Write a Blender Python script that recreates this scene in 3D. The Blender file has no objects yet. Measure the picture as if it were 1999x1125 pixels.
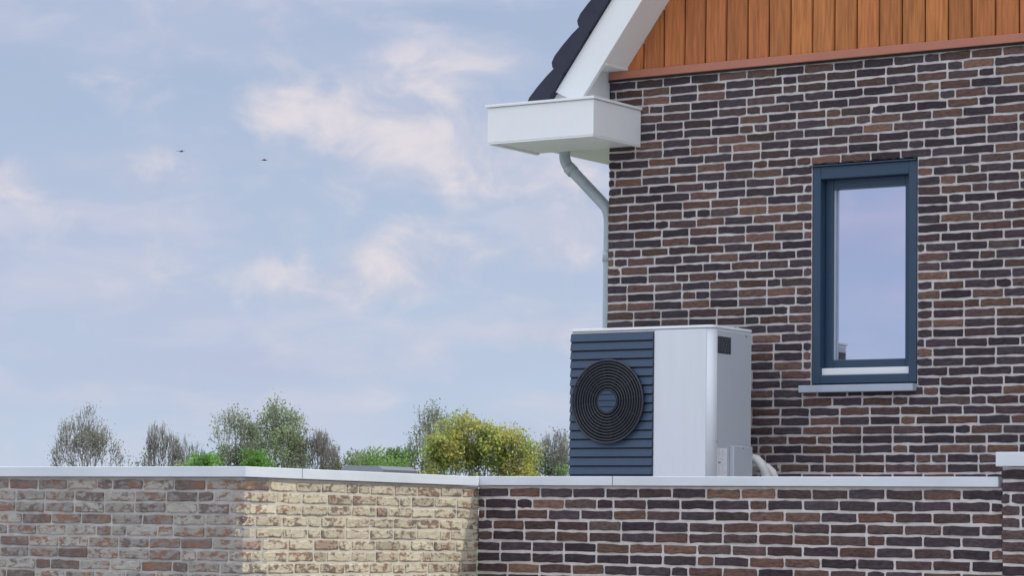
import bpy, math, random
from mathutils import Vector, Matrix
random.seed(7)
scn=bpy.context.scene
scn.view_settings.view_transform='Standard'
scn.view_settings.look='None'
scn.view_settings.exposure=0
col=scn.collection

# ------------------------------------------------------------------ helpers
def empty(name,loc=(0,0,0)):
    e=bpy.data.objects.new(name,None); e.location=loc; e.empty_display_size=.2
    col.objects.link(e); return e
def mesh_obj(name,verts,faces,mat=None,parent=None,smooth=False,bevel=0,segs=2,colors=None):
    me=bpy.data.meshes.new(name); me.from_pydata([tuple(v) for v in verts],[],faces); me.update()
    if colors is not None:
        at=me.color_attributes.new("Col",'FLOAT_COLOR','POINT')
        flat=[]
        for c in colors: flat.extend((c[0],c[1],c[2],c[3] if len(c)>3 else 1.0))
        at.data.foreach_set("color",flat)
    if smooth:
        for p in me.polygons: p.use_smooth=True
    o=bpy.data.objects.new(name,me); col.objects.link(o)
    if mat: me.materials.append(mat)
    if parent: o.parent=parent
    if bevel:
        m=o.modifiers.new("b",'BEVEL'); m.width=bevel; m.segments=segs; m.limit_method='ANGLE'
        m.harden_normals=False
    return o
def box(name,x0,x1,y0,y1,z0,z1,mat,parent=None,bevel=0,segs=2):
    v=[(x0,y0,z0),(x1,y0,z0),(x1,y1,z0),(x0,y1,z0),(x0,y0,z1),(x1,y0,z1),(x1,y1,z1),(x0,y1,z1)]
    f=[(0,3,2,1),(4,5,6,7),(0,1,5,4),(1,2,6,5),(2,3,7,6),(3,0,4,7)]
    return mesh_obj(name,v,f,mat,parent,bevel=bevel,segs=segs)
def boxes(name,lst,mat,parent=None,bevel=0):
    V=[];F=[]
    for (x0,x1,y0,y1,z0,z1) in lst:
        n=len(V)
        V+=[(x0,y0,z0),(x1,y0,z0),(x1,y1,z0),(x0,y1,z0),(x0,y0,z1),(x1,y0,z1),(x1,y1,z1),(x0,y1,z1)]
        F+=[tuple(n+i for i in q) for q in [(0,3,2,1),(4,5,6,7),(0,1,5,4),(1,2,6,5),(2,3,7,6),(3,0,4,7)]]
    return mesh_obj(name,V,F,mat,parent,bevel=bevel)
def prism_y(name,poly,y0,y1,mat,parent=None,bevel=0):
    n=len(poly); V=[(x,y0,z) for x,z in poly]+[(x,y1,z) for x,z in poly]
    F=[tuple(range(n)),tuple(range(2*n-1,n-1,-1))]+[(i,i+n,(i+1)%n+n,(i+1)%n) for i in range(n)]
    o=mesh_obj(name,V,F,mat,parent,bevel=bevel); fixn(o); return o
def prism_z(name,poly,z0,z1,mat,parent=None,bevel=0):
    n=len(poly); V=[(x,y,z0) for x,y in poly]+[(x,y,z1) for x,y in poly]
    F=[tuple(range(n-1,-1,-1)),tuple(range(n,2*n))]+[(i,(i+1)%n,(i+1)%n+n,i+n) for i in range(n)]
    o=mesh_obj(name,V,F,mat,parent,bevel=bevel); fixn(o); return o
def fixn(o):
    import bmesh
    bm=bmesh.new(); bm.from_mesh(o.data); bmesh.ops.recalc_face_normals(bm,faces=bm.faces); bm.to_mesh(o.data); bm.free()
def tube(name,pts,r,mat,parent=None,seg=16,closed=False):
    V=[];F=[]; pts=[Vector(p) for p in pts]; n=len(pts)
    rs=r if isinstance(r,(list,tuple)) else [r]*n
    prev=None
    for i,p in enumerate(pts):
        if closed: t=(pts[(i+1)%n]-pts[i-1]).normalized()
        else: t=(pts[min(i+1,n-1)]-pts[max(i-1,0)]).normalized()
        if prev is None:
            a=Vector((0,1,0)) if abs(t.y)<.9 else Vector((1,0,0))
            u=t.cross(a).normalized()
        else:
            u=(prev-t*prev.dot(t)).normalized()
        prev=u; w=t.cross(u)
        for k in range(seg):
            a=2*math.pi*k/seg; V.append(p+(u*math.cos(a)+w*math.sin(a))*rs[i])
    m=n if closed else n-1
    for i in range(m):
        for k in range(seg):
            a=i*seg+k; b=i*seg+(k+1)%seg; c=((i+1)%n)*seg+(k+1)%seg; d=((i+1)%n)*seg+k
            F.append((a,b,c,d))
    if not closed:
        F.append(tuple(range(seg-1,-1,-1))); F.append(tuple((n-1)*seg+k for k in range(seg)))
    return mesh_obj(name,V,F,mat,parent,smooth=True)

# ------------------------------------------------------------------ materials
def nt(name):
    m=bpy.data.materials.new(name); m.use_nodes=True
    t=m.node_tree; return m,t,t.nodes['Principled BSDF']
def mat(name,c,rough=.5,metal=0,var=.0,vscale=6,bump=0,bscale=80,spec=.5,stretch=None):
    m,t,b=nt(name); N=t.nodes; L=t.links
    b.inputs['Roughness'].default_value=rough; b.inputs['Metallic'].default_value=metal
    b.inputs['Specular IOR Level'].default_value=spec
    b.inputs['Base Color'].default_value=(*c,1)
    tc=N.new('ShaderNodeTexCoord'); mp=N.new('ShaderNodeMapping'); L.new(tc.outputs['Object'],mp.inputs[0])
    if stretch: mp.inputs['Scale'].default_value=stretch
    if var>0:
        n=N.new('ShaderNodeTexNoise'); n.inputs['Scale'].default_value=vscale; n.inputs['Detail'].default_value=5
        n.inputs['Roughness'].default_value=.65
        L.new(mp.outputs[0],n.inputs['Vector'])
        r=N.new('ShaderNodeMapRange'); r.inputs['From Min'].default_value=.25; r.inputs['From Max'].default_value=.75
        r.inputs['To Min'].default_value=1-var; r.inputs['To Max'].default_value=1+var
        L.new(n.outputs[0],r.inputs[0])
        mx=N.new('ShaderNodeVectorMath'); mx.operation='SCALE'; mx.inputs[0].default_value=c
        L.new(r.outputs[0],mx.inputs['Scale']); L.new(mx.outputs[0],b.inputs['Base Color'])
    if bump>0:
        n2=N.new('ShaderNodeTexNoise'); n2.inputs['Scale'].default_value=bscale; n2.inputs['Detail'].default_value=4
        L.new(mp.outputs[0],n2.inputs['Vector'])
        bp=N.new('ShaderNodeBump'); bp.inputs['Strength'].default_value=bump; bp.inputs['Distance'].default_value=.004
        L.new(n2.outputs[0],bp.inputs['Height']); L.new(bp.outputs[0],b.inputs['Normal'])
    return m
def brickmat(name,spot=None,spot_lo=.52,spot_hi=.6,noise_amt=.35):
    m,t,b=nt(name); N=t.nodes; L=t.links
    b.inputs['Roughness'].default_value=.85; b.inputs['Specular IOR Level'].default_value=.25
    at=N.new('ShaderNodeAttribute'); at.attribute_name='Col'
    tc=N.new('ShaderNodeTexCoord')
    mp=N.new('ShaderNodeMapping'); mp.inputs['Scale'].default_value=(1,1,2.6); L.new(tc.outputs['Object'],mp.inputs[0])
    n=N.new('ShaderNodeTexNoise'); n.inputs['Scale'].default_value=28; n.inputs['Detail'].default_value=6; n.inputs['Roughness'].default_value=.75
    L.new(mp.outputs[0],n.inputs['Vector'])
    r=N.new('ShaderNodeMapRange'); r.inputs['From Min'].default_value=.3; r.inputs['From Max'].default_value=.7
    r.inputs['To Min'].default_value=1-noise_amt; r.inputs['To Max'].default_value=1+noise_amt
    L.new(n.outputs[0],r.inputs[0])
    sc=N.new('ShaderNodeVectorMath'); sc.operation='SCALE'; L.new(at.outputs['Color'],sc.inputs[0]); L.new(r.outputs[0],sc.inputs['Scale'])
    out=sc.outputs[0]
    if spot:
        n3=N.new('ShaderNodeTexNoise'); n3.inputs['Scale'].default_value=17; n3.inputs['Detail'].default_value=6; n3.inputs['Roughness'].default_value=.7
        mp3=N.new('ShaderNodeMapping'); mp3.inputs['Scale'].default_value=(1,1,1.7); mp3.inputs['Location'].default_value=(3,7,1)
        L.new(tc.outputs['Object'],mp3.inputs[0]); L.new(mp3.outputs[0],n3.inputs['Vector'])
        ad=N.new('ShaderNodeMath'); ad.operation='ADD'; L.new(n3.outputs[0],ad.inputs[0])
        L.new(at.outputs['Alpha'],ad.inputs[1])
        r3=N.new('ShaderNodeMapRange'); r3.inputs['From Min'].default_value=spot_lo; r3.inputs['From Max'].default_value=spot_hi; r3.inputs['To Max'].default_value=.85
        L.new(ad.outputs[0],r3.inputs[0])
        mx=N.new('ShaderNodeMix'); mx.data_type='RGBA'; L.new(r3.outputs[0],mx.inputs[0]); L.new(out,mx.inputs[6])
        n4=N.new('ShaderNodeTexNoise'); n4.inputs['Scale'].default_value=5; L.new(tc.outputs['Object'],n4.inputs['Vector'])
        r4=N.new('ShaderNodeMapRange'); r4.inputs['From Min'].default_value=.42; r4.inputs['From Max'].default_value=.58; L.new(n4.outputs[0],r4.inputs[0])
        m4=N.new('ShaderNodeMix'); m4.data_type='RGBA'; L.new(r4.outputs[0],m4.inputs[0]); m4.inputs[6].default_value=(*spot,1); m4.inputs[7].default_value=(.13,.10,.09,1)
        sp=N.new('ShaderNodeVectorMath'); sp.operation='SCALE'; L.new(m4.outputs[2],sp.inputs[0]); L.new(r.outputs[0],sp.inputs['Scale'])
        L.new(sp.outputs[0],mx.inputs[7]); out=mx.outputs[2]
    L.new(out,b.inputs['Base Color'])
    n2=N.new('ShaderNodeTexNoise'); n2.inputs['Scale'].default_value=70; n2.inputs['Detail'].default_value=4; L.new(mp.outputs[0],n2.inputs['Vector'])
    bp=N.new('ShaderNodeBump'); bp.inputs['Strength'].default_value=.8; bp.inputs['Distance'].default_value=.005
    L.new(n2.outputs[0],bp.inputs['Height']); L.new(bp.outputs[0],b.inputs['Normal'])
    return m

M_dark=brickmat('dark_brick',noise_amt=.55)
M_light=brickmat('cream_brick',spot=(.23,.12,.08),spot_lo=.53,spot_hi=.60,noise_amt=.2)
M_mortar=mat('mortar',(.58,.54,.54),.95,var=.18,vscale=22,bump=.5,bscale=150)
M_mortarL=mat('mortar_cream',(.56,.52,.44),.95,var=.12,vscale=30,bump=.5,bscale=150)
M_mortarShade=mat('mortar_shaded',(.42,.40,.39),.95,var=.2,vscale=14,bump=.5,bscale=150)  # darker mortar for the front face, its shade put into the colour
M_white=mat('white_paint',(.82,.84,.86),.35,var=.03,vscale=4)
M_white2=mat('white_soffit',(.80,.82,.83),.45,var=.04,vscale=3)
M_cop=mat('coping_aluminium',(.61,.65,.71),.5,var=.10,vscale=5,stretch=(.4,.4,1))
M_copJ=mat('coping_joint',(.25,.27,.3),.6)
M_frame=mat('window_frame_paint',(.028,.058,.105),.4,var=.06,vscale=10)
M_tile=mat('roof_tile',(.020,.022,.045),.6,var=.3,vscale=8,bump=.3,bscale=40)
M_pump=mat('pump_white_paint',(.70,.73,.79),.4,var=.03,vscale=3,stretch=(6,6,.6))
M_pumpside=mat('pump_side_shaded',(.49,.52,.57),.4,var=.03,vscale=3)  # greyer than the casing: shade put into the colour to hold back the sun
M_slat=mat('pump_slat',(.036,.068,.125),.45,var=.1,vscale=20)
M_black=mat('pump_black',(.006,.007,.01),.6)
M_grille=mat('grille_wire',(.03,.035,.05),.35)
M_label=mat('label_black',(.012,.012,.016),.4)
M_labelw=mat('label_white',(.80,.81,.84),.4)
M_labelp=mat('label_print',(.30,.31,.34),.4)
M_ink=mat('label_ink',(.22,.22,.25),.5)
M_zinc=mat('zinc_pipe',(.46,.52,.57),.45,metal=.25,var=.12,vscale=9)
M_band=mat('terracotta_trim',(.43,.165,.11),.5,var=.08,vscale=5)
M_roofing=mat('roof_gravel',(.42,.40,.38),.95,var=.3,vscale=40,bump=.6)
M_sill=mat('sill_stone',(.40,.45,.54),.5,var=.08,vscale=8)
M_insul=mat('pipe_insulation',(.70,.69,.68),.7,var=.12,vscale=25,bump=.6,bscale=40)
M_bird=mat('bird_feather',(.03,.03,.035),.8)
M_render=mat('neighbour_render',(.50,.50,.53),.9,var=.1,vscale=2)

Mg,t,b=nt('window_glass'); b.inputs['Base Color'].default_value=(.72,.73,.87,1); b.inputs['Metallic'].default_value=1; b.inputs['Roughness'].default_value=.02
Mw,t,b=nt('cedar_cladding'); N=t.nodes;L=t.links
b.inputs['Roughness'].default_value=.5; b.inputs['Specular IOR Level'].default_value=.3
at=N.new('ShaderNodeAttribute'); at.attribute_name='Col'; tc=N.new('ShaderNodeTexCoord')
mp=N.new('ShaderNodeMapping'); mp.inputs['Scale'].default_value=(1,1,.06); L.new(tc.outputs['Object'],mp.inputs[0])
va=N.new('ShaderNodeVectorMath'); va.operation='ADD'; L.new(mp.outputs[0],va.inputs[0])
cm=N.new('ShaderNodeCombineXYZ'); L.new(at.outputs['Alpha'],cm.inputs[2]); L.new(cm.outputs[0],va.inputs[1])
n=N.new('ShaderNodeTexNoise'); n.inputs['Scale'].default_value=55; n.inputs['Detail'].default_value=6; n.inputs['Distortion'].default_value=.6; L.new(va.outputs[0],n.inputs['Vector'])
r=N.new('ShaderNodeMapRange'); r.inputs['From Min'].default_value=.3; r.inputs['From Max'].default_value=.7; r.inputs['To Min'].default_value=.68; r.inputs['To Max'].default_value=1.24
L.new(n.outputs[0],r.inputs[0]); sc=N.new('ShaderNodeVectorMath'); sc.operation='SCALE'; L.new(at.outputs['Color'],sc.inputs[0]); L.new(r.outputs[0],sc.inputs['Scale']); L.new(sc.outputs[0],b.inputs['Base Color'])

# ------------------------------------------------------------------ bricks
PITCH=.062; BH=.0465; BL=.206; JT=.014
def pal_dark(rz=0):
    q=random.random()
    if q<.50: c=(.056,.042,.051)
    elif q<.74: c=(.082,.055,.056)
    elif q<.94: c=(.112,.067,.058)
    else: c=(.150,.086,.068)
    k=random.uniform(.72,1.3); return (c[0]*k,c[1]*k*random.uniform(.94,1.06),c[2]*k,1)
def pal_light(rz=0):
    q=random.random()
    if q<.76: c=(.54,.485,.37); a=random.uniform(0,.05)
    elif q<.92: c=(.46,.40,.30); a=random.uniform(.02,.08)
    else: c=(.36,.27,.21); a=random.uniform(.04,.10)
    k=random.uniform(.85,1.12); return (c[0]*k,c[1]*k,c[2]*k,a)
def pal_shaded(rz=0):  # cream bricks greyed, shade painted into the colour; heavier spotting is the brick's own
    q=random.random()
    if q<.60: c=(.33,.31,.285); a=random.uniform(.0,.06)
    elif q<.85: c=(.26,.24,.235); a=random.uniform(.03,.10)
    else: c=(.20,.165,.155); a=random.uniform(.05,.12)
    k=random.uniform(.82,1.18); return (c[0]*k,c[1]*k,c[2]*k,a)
class Bricks:
    def __init__(s): s.V=[];s.F=[];s.C=[]
    def brick(s,o,u,n,w,h,c,depth=.05):
        nu=max(2,int(w/.03)); R=random.uniform
        base=len(s.V); up=Vector((0,0,1)); tilt=R(-.002,.002); tw=R(-.0025,.0025); push=R(-.0015,.0025)
        sk=[R(-.0025,.0025) for _ in range(2)]
        us=[0,.004]+[ .004+(w-.008)*i/(nu-2) for i in range(1,nu-2)]+[w-.004,w] if nu>3 else [w*i/nu for i in range(nu+1)]
        vs=[0,.005,h*.5,h-.005,h]
        wav=[R(-.0034,.003) for _ in us]; wav2=[R(-.003,.0034) for _ in us]
        for j,vv in enumerate(vs):
            for i,uu in enumerate(us):
                eu=i in(0,len(us)-1); ev=j in(0,len(vs)-1)
                d=push+tilt*(vv/h-.5)*2+tw*(uu/w-.5)*2+R(-.0018,.0018)
                if eu or ev: d-=.003
                du=R(-.002,.002) if eu else 0
                dv=(wav[i] if j<=1 else (wav2[i] if j>=3 else 0))
                if eu and ev: du+= .003 if i==0 else -.003; dv+= .003 if j==0 else -.003
                s.V.append(o+u*(uu+du)+up*(vv+dv+sk[0]*uu/w)+n*d); s.C.append(c)
        nx=len(us); ny=len(vs)
        for j in range(ny-1):
            for i in range(nx-1):
                a=base+j*nx+i; s.F.append((a,a+1,a+nx+1,a+nx))
        ring=[i for i in range(nx)]+[j*nx+nx-1 for j in range(1,ny)]+[(ny-1)*nx+i for i in range(nx-2,-1,-1)]+[j*nx for j in range(ny-2,0,-1)]
        b2=len(s.V)
        for q in ring: s.V.append(s.V[base+q]-n*depth); s.C.append(c)
        m=len(ring)
        for q in range(m): s.F.append((base+ring[q],b2+q,b2+(q+1)%m,base+ring[(q+1)%m]))
    def wall(s,o,u,n,length,ztop,zbot,pal,holes=(),depth=.05):
        k=0; z=ztop-PITCH
        while z>zbot-.001:
            segs=[(0,length)]
            for (h0,h1,z0,z1) in holes:
                if z+BH>z0+.004 and z<z1-.004:
                    ns=[]
                    for a,b_ in segs:
                        if h0>a: ns.append((a,min(b_,h0)))
                        if h1<b_: ns.append((max(a,h1),b_))
                    segs=ns
            off=[0,.5,.25,.75,.5,0,.75,.25][ (k*3+ (k//8)*5)%8 ] * (BL+JT)
            for a,b_ in segs:
                x=-off if a==0 else a-random.choice((0,.5,.25))*(BL+JT)
                while x<b_-.01:
                    w=BL if random.random()<.88 else (BL-JT)/2
                    x0=max(x,a); x1=min(x+w,b_)
                    if b_-x1<.045: x1=b_
                    if x1-x0>.035:
                        s.brick(o+u*x0+Vector((0,0,z)),u,n,x1-x0,BH,pal(),depth)
                        x=x1+JT
                    else: x=x+w+JT
            k+=1; z-=PITCH
    def make(s,name,mt,parent): return mesh_obj(name,s.V,s.F,mt,parent,colors=s.C)

UX=Vector((1,0,0)); UY=Vector((0,1,0)); NY=Vector((0,-1,0)); NX=Vector((1,0,0))

# ================================================================== HOUSE
house=empty('brick_house')
WZ=5.91
wb=Bricks()
wb.wall(Vector((0,0,0)),UX,NY,8.0,WZ,2.80,pal_dark,holes=[(1.60-.008,2.365+.008,3.735,5.228)],depth=.09)
wb.make('facade_bricks',M_dark,house)
REC=.0065
boxes('facade_mortar',[(0.004,1.597,REC,.30,0,WZ),(2.368,7.996,REC,.30,0,WZ),(1.597,2.368,REC,.30,0,3.735),(1.597,2.368,REC,.30,5.228,WZ)],M_mortar,house)
boxes('house_walls',[(0.004,.30,.302,9,0,5.72),(7.7,7.996,.302,9,0,5.72),(.302,7.698,8.7,8.99,0,5.72)],M_mortar,house)
box('cladding_band',.02,7.98,-.035,.02,WZ+.006,WZ+.062,M_band,house,bevel=.004)
box('cladding_drip',.0,7.99,-.02,.02,WZ-.006,WZ+.004,M_black,house)
T=1.34
def zs(x): 
    x=min(x,8-x); return 5.775+T*x
V=[];F=[];C=[]
x=.12; pw=.165
while x<7.9:
    x0=x+.003;x1=x+pw-.003; z0=WZ+.064
    pts=[x0]+([4.0] if x0<4<x1 else [])+[x1]
    k=random.uniform(.82,1.12); c=(.46*k,.162*k*random.uniform(.92,1.06),.052*k,random.uniform(0,50))
    if max(zs(p) for p in pts)>z0+.02:
        poly=[(x0,z0),(x1,z0)]+[(p,max(zs(p)+.02,z0+.001)) for p in reversed(pts)]
        n=len(V); m=len(poly)
        cxm=(x0+x1)/2
        for (px,pz) in poly: V.append((px+(.006 if px<cxm else -.006),-.022,pz)); C.append(c)
        for (px,pz) in poly: V.append((px,-.012,pz)); C.append(c)
        F.append(tuple(n+i for i in range(m)))
        for i in range(m): F.append((n+i,n+i+m,n+(i+1)%m+m,n+(i+1)%m))
    x+=pw
cl=mesh_obj('timber_cladding',V,F,Mw,house,colors=C); fixn(cl)
prism_y('cladding_backing',[(.10,WZ+.01),(7.9,WZ+.01),(7.9,5.775+T*.1),(4,5.775+T*4),(.10,5.775+T*.10)],-.004,.28,M_black,house)
L0=math.hypot(1,T); S=Vector((1/L0,T/L0)); Nn=Vector((-T/L0,1/L0))
O=Vector((-.015,5.755))
def P(s,n,mir=False):
    q=O+S*s+Nn*n; return ((8-q.x) if mir else q.x,q.y)
SR=(4-O.x)/S.x
def sAtX(x,n): return (x-O.x-Nn.x*n)/S.x
for mir in (False,True):
    sfx='_right' if mir else '_left'
    s_end0=sAtX(4,0); s_end1=sAtX(4,.212)
    prism_y('bargeboard'+sfx,[P(-.05,0,mir),P(s_end0,0,mir),P(s_end1,.212,mir),P(-.05-.04,.212,mir)],-.33,-.295,M_white,house,bevel=.003)
    s_s=(5.972-O.y)/S.y
    prism_y('verge_soffit'+sfx,[P(s_s,.004,mir),P(sAtX(4,.004),.004,mir),P(sAtX(4,.03),.03,mir),P(s_s,.03,mir)],-.296,.02,M_white2,house)
    prism_y('roof_deck'+sfx,[P(-.1,.12,mir),P(sAtX(4,.12),.12,mir),P(sAtX(4,.21),.21,mir),P(-.1,.21,mir)],-.294,9.3,M_white2,house)
    V=[];F=[]
    s=-.30;row=0
    prof=[(0,.215),(-.012,.27),(-.004,.325),(.02,.352),(.07,.360),(.16,.350),(.27,.33),(.365,.305),(.365,.215)]
    while s<SR+.1:
        poly=[P(s+a,bn,mir) for a,bn in prof]
        poly=[(min(px,4) if not mir else max(px,4),pz) for px,pz in poly]
        n=len(V);m=len(poly); y0=-.355-random.uniform(0,.006)
        ys=[y0]; yy=y0
        ys+= [y0+.012]; yy=y0+.012
        while yy<9.3: yy+=.075; ys.append(yy)
        for iy,yv in enumerate(ys):
            ph=(yv-y0)/.30*2*math.pi; dz=.014*math.cos(ph)-.014
            for ip,(px,pz) in enumerate(poly):
                off=dz if 0<ip<m-1 else 0
                if iy==0 and 0<ip<m-1: off-=.006
                V.append((px+(Nn.x if not mir else -Nn.x)*off,yv,pz+Nn.y*off))
        for iy in range(len(ys)-1):
            for i in range(m): F.append((n+iy*m+i,n+iy*m+(i+1)%m,n+(iy+1)*m+(i+1)%m,n+(iy+1)*m+i))
        F.append(tuple(n+i for i in range(m))); F.append(tuple(n+(len(ys)-1)*m+i for i in range(m)))
        s+=.345;row+=1
    o=mesh_obj('roof_tiles'+sfx,V,F,M_tile,house); fixn(o)
box('verge_return',-.03,-.002,-.294,.0,5.70,5.974,M_white2,house)
box('verge_return_head',-.002,.16,-.294,-.002,5.972,5.99,M_white2,house)
box('verge_return_back',-.30,-.032,-.292,-.26,5.70,5.80,M_white2,house)
gx0,gx1,gy0=-.61,.26,-.615
g=empty('gutter_box'); g.parent=house
box('gutter_end_box',gx0,gx1,gy0,-.003,5.440,5.685,M_white,g,bevel=.004)
box('gutter_run',gx0,-.004,.0,9,5.475,5.685,M_white,g)
box('gutter_rim',gx0-.015,gx1+.012,gy0-.015,-.004,5.687,5.705,M_white,g,bevel=.003)
box('gutter_rim_run',gx0-.015,-.004,-.002,9.0,5.687,5.705,M_white,g)
boxes('gutter_underside_trim',[(gx0+.0,gx1,gy0,gy0+.03,5.430,5.4385),(gx0,gx0+.03,gy0+.031,-.004,5.430,5.4385),(gx1-.03,gx1,gy0+.031,-.004,5.430,5.4385)],M_white,g)
dp=empty('downpipe'); dp.parent=house
pts=[(-.475,.16,5.47),(-.475,.16,5.45)]
def arc(p0,p1,p2,n=6):
    p0,p1,p2=map(Vector,(p0,p1,p2)); return [tuple(p0*(1-t)**2+p1*2*t*(1-t)+p2*t*t) for t in [i/n for i in range(n+1)]]
pts+=arc((-.475,.16,5.44),(-.475,.16,5.40),(-.445,.16,5.36))
pts+=arc((-.13,.16,5.06),(-.092,.16,5.01),(-.092,.16,4.94))
pts+=[(-.092,.16,4.9),(-.092,.16,3.5),(-.092,.16,.1)]
tube('pipe',pts,.040,M_zinc,dp)
tube('pipe_collar',[(-.092,.16,4.66),(-.092,.16,4.74)],.046,M_zinc,dp)
tube('pipe_collar_low',[(-.092,.16,3.9),(-.092,.16,3.93)],.046,M_zinc,dp)
tube('pipe_socket',[(-.44,.16,5.352),(-.40,.16,5.314)],.046,M_zinc,dp)
boxes('pipe_bracket',[(-.06,-.001,.15,.17,4.69,4.71)],M_zinc,dp)

# window
w=empty('window'); w.parent=house
X0,X1,Z0,Z1=1.602,2.363,3.762,5.206
FY=.004
def ring(name,x0,x1,z0,z1,l,r_,b_,t_,y0,y1,mt,bev=.004):
    boxes(name,[(x0,x0+l,y0,y1,z0,z1),(x1-r_,x1,y0,y1,z0,z1),(x0+l,x1-r_,y0+.0015,y1,z0,z0+b_),(x0+l,x1-r_,y0+.0015,y1,z1-t_,z1)],mt,w,bevel=bev)
ring('outer_frame',X0,X1,Z0,Z1,.058,.058,.056,.082,FY,.14,M_frame)
ring('sash',X0+.059,X1-.059,Z0+.105,Z1-.083,.058,.058,.055,.066,.074,.13,M_frame)
box('threshold_strip',X0+.06,X1-.06,.028,.12,Z0+.057,Z0+.103,M_labelw,w,bevel=.003)
sx0,sx1,sz0,sz1=X0+.117,X1-.117,Z0+.16,Z1-.149
box('glass_pane',sx0-.002,sx1+.002,.104,.11,sz0-.002,sz1+.002,Mg,w)
boxes('glazing_bead',[(sx0,sx0+.012,.088,.104,sz0,sz1),(sx0+.022,sx0+.026,.100,.1035,sz0,sz1)],M_sill,w)
box('window_sill',X0-.07,X1+.002,-.055,.02,3.703,3.750,M_sill,w,bevel=.004)
box('sill_upstand',X0,X1,.0225,.10,3.738,3.7605,M_frame,w)
box('lintel',X0-.02,X1,-.012,.05,5.208,5.2165,M_frame,w)
box('room_dark',X0,X1,.16,.28,Z0,Z1,M_black,w)

# ================================================================== DARK PARAPET WALL
wl=empty('brick_wall')
PY=-2.92
b2=Bricks(); b2.wall(Vector((.97,PY,0)),UX,NY,3.305,3.022,0.0,pal_dark); b2.make('bricks',M_dark,wl)
box('mortar_core',.974,4.275,PY+REC,PY+.20,0,3.022,M_mortar,wl)
box('coping',.755,4.262,PY-.022,PY+.23,3.025,3.078,M_cop,wl,bevel=.004)
boxes('coping_joint',[(1.905,1.910,PY-.0235,PY+.2,3.027,3.0792)],M_copJ,wl)
pr=empty('brick_pier')
b3=Bricks(); b3.wall(Vector((4.285,PY-.03,0)),UX,NY,1.6,3.128,0.0,pal_dark); b3.make('bricks',M_dark,pr)
box('mortar_core',4.289,5.88,PY-.03+REC,PY+.30,0,3.128,M_mortar,pr)
box('coping',4.262,5.93,PY-.055,PY+.33,3.131,3.205,M_cop,pr,bevel=.004)

# ================================================================== CREAM WALL
w2=empty('brick_wall.001')
b4=Bricks()
b4.wall(Vector((.97,-5.05,0)),UY,NX,2.13,3.018,0.0,pal_light)
b4.make('bricks_side',M_light,w2)
b5=Bricks()
b5.wall(Vector((-6,-5.05,0)),UX,NY,6.97,3.018,0.0,pal_shaded)
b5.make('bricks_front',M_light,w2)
box('mortar_core_side',.75,.97-REC,-4.85,PY-.001,0,3.018,M_mortarL,w2)
box('mortar_core_front',-6,.97-REC,-5.05+REC,-4.852,0,3.018,M_mortarShade,w2)
prism_z('coping',[(-6,-5.073),(.993,-5.073),(.993,PY-.025),(.752,PY-.025),(.752,-4.83),(-6,-4.83)],3.021,3.076,M_cop,w2,bevel=.004)
boxes('coping_joint',[(.80,.9942,-4.603,-4.598,3.023,3.0772)],M_copJ,w2)
boxes('flat_roof',[(.76,8,PY+.21,-.012,2.70,2.85),(-6,.745,-4.82,-.012,2.70,2.85)],M_roofing)
rl=empty('rooflight')
prism_y('curb',[(-1.34,2.851),(-1.02,2.851),(-1.02,3.14),(-1.34,3.14)],-1.2,-.85,M_sill,rl)
prism_y('dome',[(-1.36,3.142),(-1.0,3.142),(-1.0,3.165),(-1.05,3.19),(-1.31,3.195),(-1.36,3.17)],-1.22,-.83,M_copJ,rl)

# ================================================================== HEAT PUMP
hp=empty('heat_pump')
px0,px1,py0,py1,pz0,pz1=.24,1.335,-.842,-.31,2.98,4.085
def rrect(x0,x1,y0,y1,r,n=6):
    out=[]
    for (cx_,cy_,a0) in ((x1-r,y0+r,-90),(x1-r,y1-r,0),(x0+r,y1-r,90),(x0+r,y0+r,180)):
        for i in range(n+1):
            a=math.radians(a0+90*i/n); out.append((cx_+r*math.cos(a),cy_+r*math.sin(a)))
    return out
bd=prism_z('casing',rrect(px0,px1,py0+.004,py1,.045),pz0,pz1,M_pump,hp)
for p in bd.data.polygons: p.use_smooth=abs(p.normal.z)<.5
prism_z('lid',rrect(px0-.006,px1+.006,py0-.006,py1+.006,.05),pz1+.002,pz1+.020,M_white,hp,bevel=.004)
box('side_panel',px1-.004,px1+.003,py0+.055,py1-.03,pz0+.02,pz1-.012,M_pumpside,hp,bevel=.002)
box('front_panel_seam',.893,.898,py0+.001,py0+.006,pz0,pz1-.006,M_ink,hp)
box('front_panel',.899,px1-.047,py0-.002,py0+.01,pz0,pz1-.004,M_pump,hp,bevel=.003)
lx0,lx1=px0+.014,.892
box('louvre_back',lx0,lx1,py0-.001,py0+.006,pz0,pz1-.012,M_black,hp)
V=[];F=[]; z=pz1-.016; sp=.0585
while z-sp>pz0-.06:
    z1=z; z0=z-sp+.009; n=len(V)
    yo=py0-.001
    prof=[(yo,z1),(yo-.004,z1-.001),(yo-.013,z0+.002),(yo-.012,z0),(yo,z0)]
    for xx in (lx0,lx1):
        for (a,b_) in prof: V.append((xx,a,b_))
    m=len(prof)
    for i in range(m): F.append((n+i,n+(i+1)%m,n+(i+1)%m+m,n+i+m))
    F.append(tuple(n+i for i in range(m))); F.append(tuple(n+m+i for i in range(m)))
    z-=sp
o=mesh_obj('louvre_slats',V,F,M_slat,hp); fixn(o)
fc=Vector((.562,0,3.62)); fr=.272
def circ(r,y,n=64): return [(fc.x+r*math.cos(2*math.pi*i/n),y,fc.z+r*math.sin(2*math.pi*i/n)) for i in range(n)]
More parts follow.
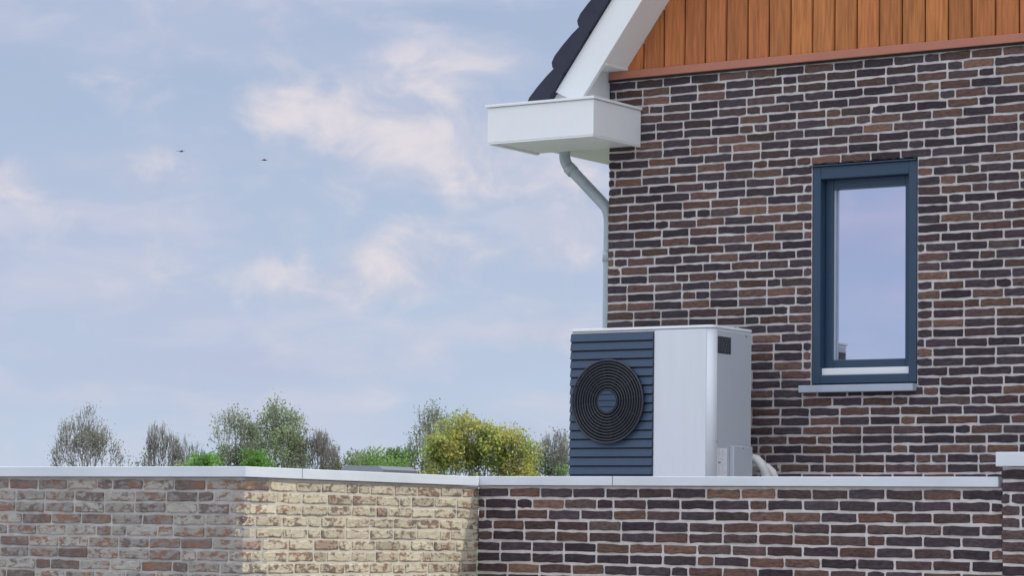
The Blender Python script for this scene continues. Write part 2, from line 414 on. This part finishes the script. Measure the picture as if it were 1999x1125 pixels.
def disc(name,r,y0,y1,mt,n=64,parent=hp):
    a=circ(r,y0,n);b_=circ(r,y1,n)
    o=mesh_obj(name,a+b_,[tuple(range(n)),tuple(range(2*n-1,n-1,-1))]+[(i,i+n,(i+1)%n+n,(i+1)%n) for i in range(n)],mt,parent); fixn(o); return o
disc('fan_shroud',fr,py0-.016,py0+.0,M_black)
V=[];F=[]
for kb in range(5):
    a0=2*math.pi*kb/5; n=len(V)
    for i in range(7):
        rr=.07+(fr-.085)*i/6; sw=.5*(i/6)
        for j in range(4):
            aa=a0+sw+(j-1.5)*.22*(1-.25*i/6)
            V.append((fc.x+rr*math.cos(aa),py0-.018-.0016*j,fc.z+rr*math.sin(aa)))
    for i in range(6):
        for j in range(3):
            a=n+i*4+j; F.append((a,a+1,a+5,a+4))
mesh_obj('fan_blades',V,F,M_black,hp)
nr=11
for i in range(nr):
    r_=.078+(fr-.078)*i/(nr-1)
    tube('guard_ring_%d'%i,circ(r_,py0-.034),.0045 if i<nr-1 else .007,M_grille,hp,seg=8,closed=True)
for k in range(12):
    a=2*math.pi*k/12+.13
    tube('guard_spoke_%d'%k,[(fc.x+.07*math.cos(a),py0-.030,fc.z+.07*math.sin(a)),(fc.x+fr*math.cos(a+.0),py0-.030,fc.z+fr*math.sin(a+.0))],.0025,M_grille,hp,seg=6)
disc('guard_hub',.070,py0-.038,py0-.02,M_slat)
boxes('hub_grooves',[(fc.x-math.sqrt(.066**2-dz*dz),fc.x+math.sqrt(.066**2-dz*dz),py0-.0395,py0-.037,fc.z+dz-.003,fc.z+dz+.003) for dz in (-.035,0.005,.045)],M_black,hp)
sx=px1+.0035
box('rating_label',sx,sx+.0015,-.785,-.615,3.925,4.035,M_label,hp)
L_=[]
for i in range(9):
    zz=4.028-.0112*i
    y=-.777
    while y<-.63:
        wd=random.uniform(.008,.03)
        L_.append((sx+.0012,sx+.0022,y,min(y+wd,-.622),zz-.0020,zz)); y+=wd+random.uniform(.008,.024)
boxes('rating_label_print',L_,M_labelp,hp)
box('data_label',sx,sx+.0015,-.775,-.655,3.10,3.315,M_labelw,hp)
L_=[]
for i in range(13):
    zz=3.305-.013*i
    if i==6: L_.append((sx+.0012,sx+.0022,-.768,-.735,zz-.010,zz)); continue
    y=-.768
    while y<-.69:
        wd=random.uniform(.01,.03)
        L_.append((sx+.0012,sx+.0022,y,min(y+wd,-.665),zz-.002,zz)); y+=wd+random.uniform(.012,.03)
boxes('data_label_print',L_,M_ink,hp)
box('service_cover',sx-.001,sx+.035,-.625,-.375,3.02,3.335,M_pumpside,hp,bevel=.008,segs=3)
boxes('cover_screws',[(sx+.034,sx+.037,-.51,-.50,3.315,3.325),(sx+.034,sx+.037,-.385,-.377,3.315,3.325)],M_ink,hp)
boxes('side_screws',[(sx,sx+.002,-.42,-.405,4.05,4.062),(sx,sx+.002,-.79,-.78,3.35,3.36)],M_ink,hp)
boxes('feet',[(.32,.42,-.82,-.33,2.851,2.979),(1.12,1.22,-.82,-.33,2.851,2.979)],M_black,hp)
for i,(dx,dy,dz,rb) in enumerate(((0,0,.02,.028),(.03,.09,-.03,.026))):
    q=arc((1.25,-.30+dy,3.22+dz),(1.36+dx,-.31+dy,3.28+dz),(1.40+dx,-.28+dy,3.18+dz),8)+arc((1.405+dx,-.26+dy,3.14+dz),(1.43+dx,-.22+dy,3.02),(1.44+dx,-.20+dy,2.86),5)
    rr=[rb+.004*(k%2) for k in range(len(q))]
    tube('insulated_hose_%d'%i,q,rr,M_insul,hp)

# ================================================================== TREES
def leafmat(name,rough=.8):
    m,t,b=nt(name); N=t.nodes;L=t.links
    at=N.new('ShaderNodeAttribute'); at.attribute_name='Col'; L.new(at.outputs['Color'],b.inputs['Base Color'])
    b.inputs['Roughness'].default_value=rough; b.inputs['Specular IOR Level'].default_value=.15
    tr=N.new('ShaderNodeBsdfTranslucent'); L.new(at.outputs['Color'],tr.inputs[0])
    mx=N.new('ShaderNodeMixShader'); mx.inputs[0].default_value=.4
    L.new(b.outputs[0],mx.inputs[1]); L.new(tr.outputs[0],mx.inputs[2]); L.new(mx.outputs[0],N['Material Output'].inputs[0])
    return m
M_leaf=leafmat('foliage')
M_bark=mat('bark',(.27,.25,.24),.9,var=.2,vscale=5)
def tree(name,x,y,h,cr,leaf,nleaf,lsize,seed,depth=7,base=.22,bark=None,spread=1.0,clus=.28,minr=.016,gap=.22):
    R=random.Random(seed); e=empty(name,(x,y,0))
    segs=[];tips=[]
    def rec(p,d,L,r,lv):
        q=p+d*L*.5; d2=(d+Vector((R.gauss(0,.12),R.gauss(0,.12),R.gauss(0,.08)+.04))).normalized(); q2=q+d2*L*.5
        segs.append((p,q,r,r*.85)); segs.append((q,q2,r*.85,r*.7))
        if lv<=3: tips.append((q2,lv))
        if lv==0: return
        nb=2 if R.random()<.35 else 3
        for i in range(nb):
            ang=R.uniform(.25,.75)*spread; az=2*math.pi*(i/nb)+R.uniform(-.7,.7)
            a=Vector((1,0,0)) if abs(d2.x)<.8 else Vector((0,1,0)); u=d2.cross(a).normalized(); w=d2.cross(u)
            nd=(d2*math.cos(ang)+(u*math.cos(az)+w*math.sin(az))*math.sin(ang)+Vector((0,0,.10))).normalized()
            rec(q2,nd,L*R.uniform(.66,.88),max(r*.62,minr),lv-1)
    rec(Vector((0,0,-.1)),Vector((0,0,1)),h*base,h*.018,depth)
    zl=sorted(t_[0].z for t_ in tips); zt=zl[int(len(zl)*.985)]; rad=sorted(math.hypot(t_[0].x,t_[0].y) for t_ in tips)[int(len(tips)*.90)]
    z0=h*base
    def mp_(p):
        if p.z<z0: fz=p.z
        else: fz=z0+(p.z-z0)*(h-z0)/(zt-z0)
        k=cr/rad if p.z>z0*.6 else 1+(cr/rad-1)*max(p.z,0)/(z0*.6)
        return Vector((p.x*k,p.y*k,fz))
    V=[];F=[]
    for p,q,r0,r1 in segs:
        p=mp_(p);q=mp_(q)
        t=(q-p).normalized(); a=Vector((1,0,0)) if abs(t.x)<.8 else Vector((0,1,0)); u=t.cross(a).normalized(); w=t.cross(u); n=len(V)
        for pt,rr in ((p,r0),(q,r1)):
            for k in range(4):
                an=math.pi/2*k; V.append(pt+(u*math.cos(an)+w*math.sin(an))*rr)
        for k in range(4): F.append((n+k,n+(k+1)%4,n+4+(k+1)%4,n+4+k))
    mesh_obj('trunk_and_limbs',V,F,bark or M_bark,e)
    if nleaf>0 and tips:
        V=[];F=[];C=[]
        cl={}
        tips=[mp_(t_[0]) for t_ in tips]
        for i in range(nleaf):
            tp=tips[R.randrange(len(tips))]
            key=(round(tp.x/.9),round(tp.y/.9),round(tp.z/.9))
            if key not in cl: cl[key]=(R.uniform(.66,1.3),R.randrange(len(leaf)),R.random())
            kk,ci,dens=cl[key]
            if dens<gap and R.random()<.8: continue
            c0=leaf[ci]; 
            if R.random()<.25: c0=leaf[R.randrange(len(leaf))]
            p=tp+Vector((R.gauss(0,clus),R.gauss(0,clus),R.gauss(0,clus*.8)))
            u=Vector((R.gauss(0,1),R.gauss(0,1),R.gauss(0,1))).normalized(); w=u.cross(Vector((R.gauss(0,1),R.gauss(0,1),R.gauss(0,1)))).normalized()
            s_=lsize*R.uniform(.6,1.3); n=len(V)
            V+= [p-u*s_*.5,p+w*s_*.32,p+u*s_*.5,p-w*s_*.32]; F.append((n,n+1,n+2,n+3))
            kk2=kk*R.uniform(.8,1.2); C+=[(c0[0]*kk2,c0[1]*kk2,c0[2]*kk2,1)]*4
        mesh_obj('foliage',V,F,M_leaf,e,colors=C)
    return e
GREY=[(.34,.36,.30),(.38,.39,.35),(.32,.35,.27)]  # leaf palettes below are lightened, distance haze mixed into the colour
OLV=[(.30,.36,.20),(.33,.38,.25),(.26,.32,.18)]
GRN=[(.20,.33,.10),(.25,.38,.13),(.18,.29,.10)]
YEL=[(.46,.46,.13),(.40,.44,.13),(.52,.48,.15),(.31,.39,.13)]
PNK=[(.36,.31,.31),(.34,.31,.29)]
tree('deciduous_tree',-127.1,132.1,10.9,2.5,GREY,3200,.14,11,minr=.02)
tree('deciduous_tree',-123.3,134.7,10.0,2.0,GREY,900,.13,32,minr=.02)
tree('deciduous_tree',-121.0,136.3,8.9,1.4,GREY,500,.12,13)
tree('deciduous_tree',-118.8,137.7,11.0,2.3,OLV,6500,.17,44,base=.2)
tree('deciduous_tree',-115.7,139.8,11.6,2.2,OLV,8500,.18,15,base=.2)
tree('deciduous_tree',-113.2,141.5,9.8,1.5,PNK,900,.12,16,minr=.02)
tree('deciduous_tree',-106.6,146.0,11.4,2.3,OLV,5200,.17,47,minr=.018)
tree('deciduous_tree',-92.6,131.7,9.95,2.9,YEL,17000,.20,18,base=.26,gap=.32)
tree('deciduous_tree',-94.6,130.5,9.1,2.2,YEL,8000,.20,28,base=.26,gap=.3)
tree('deciduous_tree',-91.0,133.3,8.9,1.8,YEL,6000,.20,38,base=.26,gap=.3)
tree('deciduous_tree',-99.2,151.1,10.0,1.3,GREY,1800,.15,19)
def shrub_mass(name,items,seed):
    R=random.Random(seed); V=[];F=[];C=[]
    for (x,y,z,rx,rz,n_,pal) in items:
        blobs=[(x+R.gauss(0,rx*.5),y+R.gauss(0,rx*.5),z-abs(R.gauss(0,rz*.55)),R.uniform(.35,.6)*rx,R.uniform(.7,1.25)) for _ in range(12)]
        for i in range(n_):
            bx_,by_,bz_,br_,kk=blobs[R.randrange(12)]
            d=Vector((R.gauss(0,1),R.gauss(0,1),R.gauss(0,1))).normalized()*br_*R.random()**.5*1.15
            p=Vector((bx_,by_,bz_))+d
            u=Vector((R.gauss(0,1),R.gauss(0,1),R.gauss(0,1))).normalized(); w=u.cross(Vector((R.gauss(0,1),R.gauss(0,1),R.gauss(0,1)))).normalized()
            s_=.20*R.uniform(.6,1.3); n=len(V)
            V+= [p-u*s_*.5,p+w*s_*.32,p+u*s_*.5,p-w*s_*.32]; F.append((n,n+1,n+2,n+3))
            c0=pal[R.randrange(len(pal))]; k2=kk*R.uniform(.8,1.2); C+=[(c0[0]*k2,c0[1]*k2,c0[2]*k2,1)]*4
    return mesh_obj(name,V,F,M_leaf,None,colors=C)
BRT=[(.20,.40,.09),(.25,.43,.12),(.17,.33,.09)]
shrub_mass('distant_shrubs',[
 (-118,134,7.7,1.2,1.4,1500,BRT),(-114.9,136,8.1,1.1,1.5,1600,BRT),(-120,133.6,7.2,1.2,1,900,OLV),
 (-111.2,142.8,8.0,1.6,1.6,2300,OLV),(-109.0,144.2,8.3,1.7,1.6,2400,GRN),(-107,145.6,8.5,1.5,1.8,2000,OLV),
 (-101,149.5,8.5,1.5,1.8,2200,OLV),(-99.5,150.6,7.8,1.2,1.4,1200,GRN),
 (-112.9,141.8,7.4,1.3,1,900,OLV),(-123,134,6.8,3,1,900,GREY),(-105.0,138,7.7,1.7,1.8,1800,GRN)],5)

# ================================================================== GROUND
Mgd=mat('grass',(.07,.10,.035),.95,var=.35,vscale=.4,bump=.3)
mesh_obj('ground',[(-3000,-3000,0),(3000,-3000,0),(3000,3000,0),(-3000,3000,0)],[(0,1,2,3)],Mgd)
Mpv=mat('paving',(.38,.36,.34),.9,var=.15,vscale=3)
mesh_obj('pavement',[(-14,-26,.004),(18,-26,.004),(18,-2.95,.004),(.98,-2.95,.004),(.98,-5.06,.004),(-14,-5.06,.004)],[(0,1,2,3,4,5)],Mpv)

nb=empty('neighbour_house')
box('walls',-32,-22,-62,-54,0,5.2,M_render,nb)
prism_y('roof',[(-32.3,5.2),(-21.7,5.2),(-27,7.9)],-62.2,-53.8,M_tile,nb)
box('chimney',-24.3,-23.3,-58,-57.2,4.2,8.35,M_render,nb)

# ================================================================== BIRDS
def bird(x,y,z,sc,rot):
    e=empty('bird',(x,y,z)); e.rotation_euler=(0,0,rot)
    V=[];F=[];n=8
    for i,(t_,r_) in enumerate([(-.5,.004),(-.38,.03),(-.2,.055),(0,.06),(.2,.04),(.32,.035),(.4,.012),(.45,.002)]):
        for k in range(n):
            a=2*math.pi*k/n; V.append((t_*sc,r_*math.cos(a)*sc,r_*math.sin(a)*sc))
    for i in range(7):
        for k in range(n): F.append((i*n+k,i*n+(k+1)%n,(i+1)*n+(k+1)%n,(i+1)*n+k))
    mesh_obj('body',V,F,M_bird,e,smooth=True)
    for sg in (1,-1):
        pts=[(.16,.03,.02),(-.14,.03,.02),(-.10,.3,.10),(.14,.3,.10),(-.12,.62,.03),(.02,.6,.03)]
        v=[(a*sc,sg*b_*sc,c*sc) for a,b_,c in pts]
        v+= [(a,b_,c-.03*sc) for a,b_,c in v]
        mesh_obj('wing',v,[(0,1,2,3),(3,2,4,5),(6,9,8,7),(9,11,10,8),(0,3,9,6),(3,5,11,9),(5,4,10,11),(4,2,8,10),(2,1,7,8)],M_bird,e)
    mesh_obj('tail',[(-.45*sc,.02*sc,0),(-.45*sc,-.02*sc,0),(-.72*sc,-.09*sc,.01),(-.72*sc,.09*sc,.01)],[(0,1,2,3)],M_bird,e)
bird(-89.1,97.5,23.2,.42,.75)
bird(-85.4,100.1,22.8,.42,.5)

# ================================================================== LIGHT
sunv=Vector((.66,.215,.70)).normalized()
elev=math.asin(sunv.z); 
sl=bpy.data.lights.new('sun','SUN'); sl.energy=2.0; sl.angle=math.radians(.6); sl.color=(1,.95,.82)
so=bpy.data.objects.new('sun',sl); col.objects.link(so)
so.rotation_euler=sunv.to_track_quat('Z','Y').to_euler()
wd=bpy.data.worlds.new('World'); scn.world=wd; wd.use_nodes=True
t=wd.node_tree; N=t.nodes; L=t.links
bg=N['Background']; bg.inputs['Strength'].default_value=.1
sky=N.new('ShaderNodeTexSky'); sky.sky_type='NISHITA'; sky.sun_disc=False
sky.sun_elevation=elev; sky.sun_rotation=math.atan2(sunv.x,sunv.y); sky.air_density=1.0; sky.dust_density=.6; sky.ozone_density=2.0
tc=N.new('ShaderNodeTexCoord'); D=tc.outputs['Generated']
sep=N.new('ShaderNodeSeparateXYZ'); L.new(D,sep.inputs[0])
def math_(op,a,b_=None,clamp=False):
    m=N.new('ShaderNodeMath'); m.operation=op; m.use_clamp=clamp
    for i,v in enumerate((a,b_)):
        if v is None: continue
        if isinstance(v,(int,float)): m.inputs[i].default_value=v
        else: L.new(v,m.inputs[i])
    return m.outputs[0]
def mr(v,a,b_,c=0,d=1,smooth=False):
    m=N.new('ShaderNodeMapRange'); m.inputs['From Min'].default_value=a; m.inputs['From Max'].default_value=b_; m.inputs['To Min'].default_value=c; m.inputs['To Max'].default_value=d
    if smooth: m.interpolation_type='SMOOTHSTEP'
    L.new(v,m.inputs[0]); return m.outputs[0]
def mixc(f,a,b_):
    m=N.new('ShaderNodeMix'); m.data_type='RGBA'
    if isinstance(f,(int,float)): m.inputs[0].default_value=f
    else: L.new(f,m.inputs[0])
    for i,v in ((6,a),(7,b_)):
        if isinstance(v,tuple): m.inputs[i].default_value=(*v,1)
        else: L.new(v,m.inputs[i])
    return m.outputs[2]
z=sep.outputs['Z']
haze=mixc(mr(z,.0,.2),(5.5,6.6,8.3),(3.7,4.7,6.6))
base=mixc(.88,sky.outputs[0],haze)
def noise(scale,zs_,detail=6,rough=.55,loc=(0,0,0),dist=0.0):
    mp=N.new('ShaderNodeMapping'); mp.inputs['Scale'].default_value=(scale,scale,scale*zs_); mp.inputs['Location'].default_value=loc
    L.new(D,mp.inputs[0]); n=N.new('ShaderNodeTexNoise'); n.inputs['Scale'].default_value=1; n.inputs['Detail'].default_value=detail; n.inputs['Roughness'].default_value=rough
    n.inputs['Distortion'].default_value=dist
    L.new(mp.outputs[0],n.inputs['Vector']); return n.outputs[0]
n1=noise(9,2.6,3,.55,(1.3,.4,2.0),.4)
n2=noise(34,1.5,5,.56,(4.3,2.4,1.0),.4)
n3=noise(6,4,3,.5,(2,8,3))
n4=noise(16,3.0,5,.55,(7,3,5),.3)
def bank(px,py,w_,h_,wt):
    az=math.radians(124.2-(px-1000)*.01057); el=math.radians((1042+.015*(px-1000)-py)*.01057)
    c=Vector((math.cos(az)*math.cos(el),math.sin(az)*math.cos(el),math.sin(el)))
    s=N.new('ShaderNodeVectorMath'); s.operation='SUBTRACT'; L.new(D,s.inputs[0]); s.inputs[1].default_value=c
    rx=math.radians(w_*.01057); rz=math.radians(h_*.01057)
    m=N.new('ShaderNodeVectorMath'); m.operation='MULTIPLY'; L.new(s.outputs[0],m.inputs[0]); m.inputs[1].default_value=(1/rx,1/rx,1/rz)
    l=N.new('ShaderNodeVectorMath'); l.operation='LENGTH'; L.new(m.outputs[0],l.inputs[0])
    return mr(l.outputs['Value'],0,1,wt,0,True)
acc=None
for b_ in [(510,210,120,75,1.0),(690,270,280,150,1.1),(850,180,210,130,1.0),(900,340,190,140,.9),(240,190,150,100,.9),(290,340,180,90,.9),(0,370,110,75,1.0),
           (640,560,320,100,.9),(790,490,240,90,.9),(1090,370,180,110,1.0),(1080,640,210,120,1.0),(300,530,190,80,.8),(1060,490,210,100,.8),(720,750,200,80,.7)]:
    v=bank(*b_); acc=v if acc is None else math_('ADD',acc,v)
acc=math_('MINIMUM',acc,1.2)
dens=math_('ADD',math_('MULTIPLY',n1,.35),math_('MULTIPLY',n2,.65))
d1=math_('ADD',dens,math_('MULTIPLY',acc,.30))
cl=mr(d1,.50,.90,0,1,True)
shade=mr(n2,.38,.64)
ccol=mixc(shade,(5.0,5.5,7.0),(7.6,7.15,7.6))
veil=mr(n3,.35,.65,.1,.85)
c1=mixc(veil,base,(4.8,5.4,7.1))
c1=mixc(mr(n4,.44,.72,0,.75,True),c1,(6.1,6.25,7.5))
c2=mixc(math_('MULTIPLY',cl,.95),c1,ccol)
hi=mr(z,.22,.5,0,1,True)
over=mixc(mr(n1,.35,.6,.45,1),c2,(17.6,18.4,20.0))
fin=mixc(hi,c2,over)
L.new(fin,bg.inputs['Color'])

# ================================================================== CAMERA
cd=bpy.data.cameras.new('camera'); cam=bpy.data.objects.new('camera',cd); col.objects.link(cam)
cam.location=(10.2792,-16.2710,2.75)
cam.rotation_euler=(math.radians(95.0492),math.radians(-.8536),math.radians(34.1835))
cd.sensor_width=36; cd.lens=5423.1/1999*36; cd.clip_end=8000; cd.clip_start=.1
scn.camera=cam
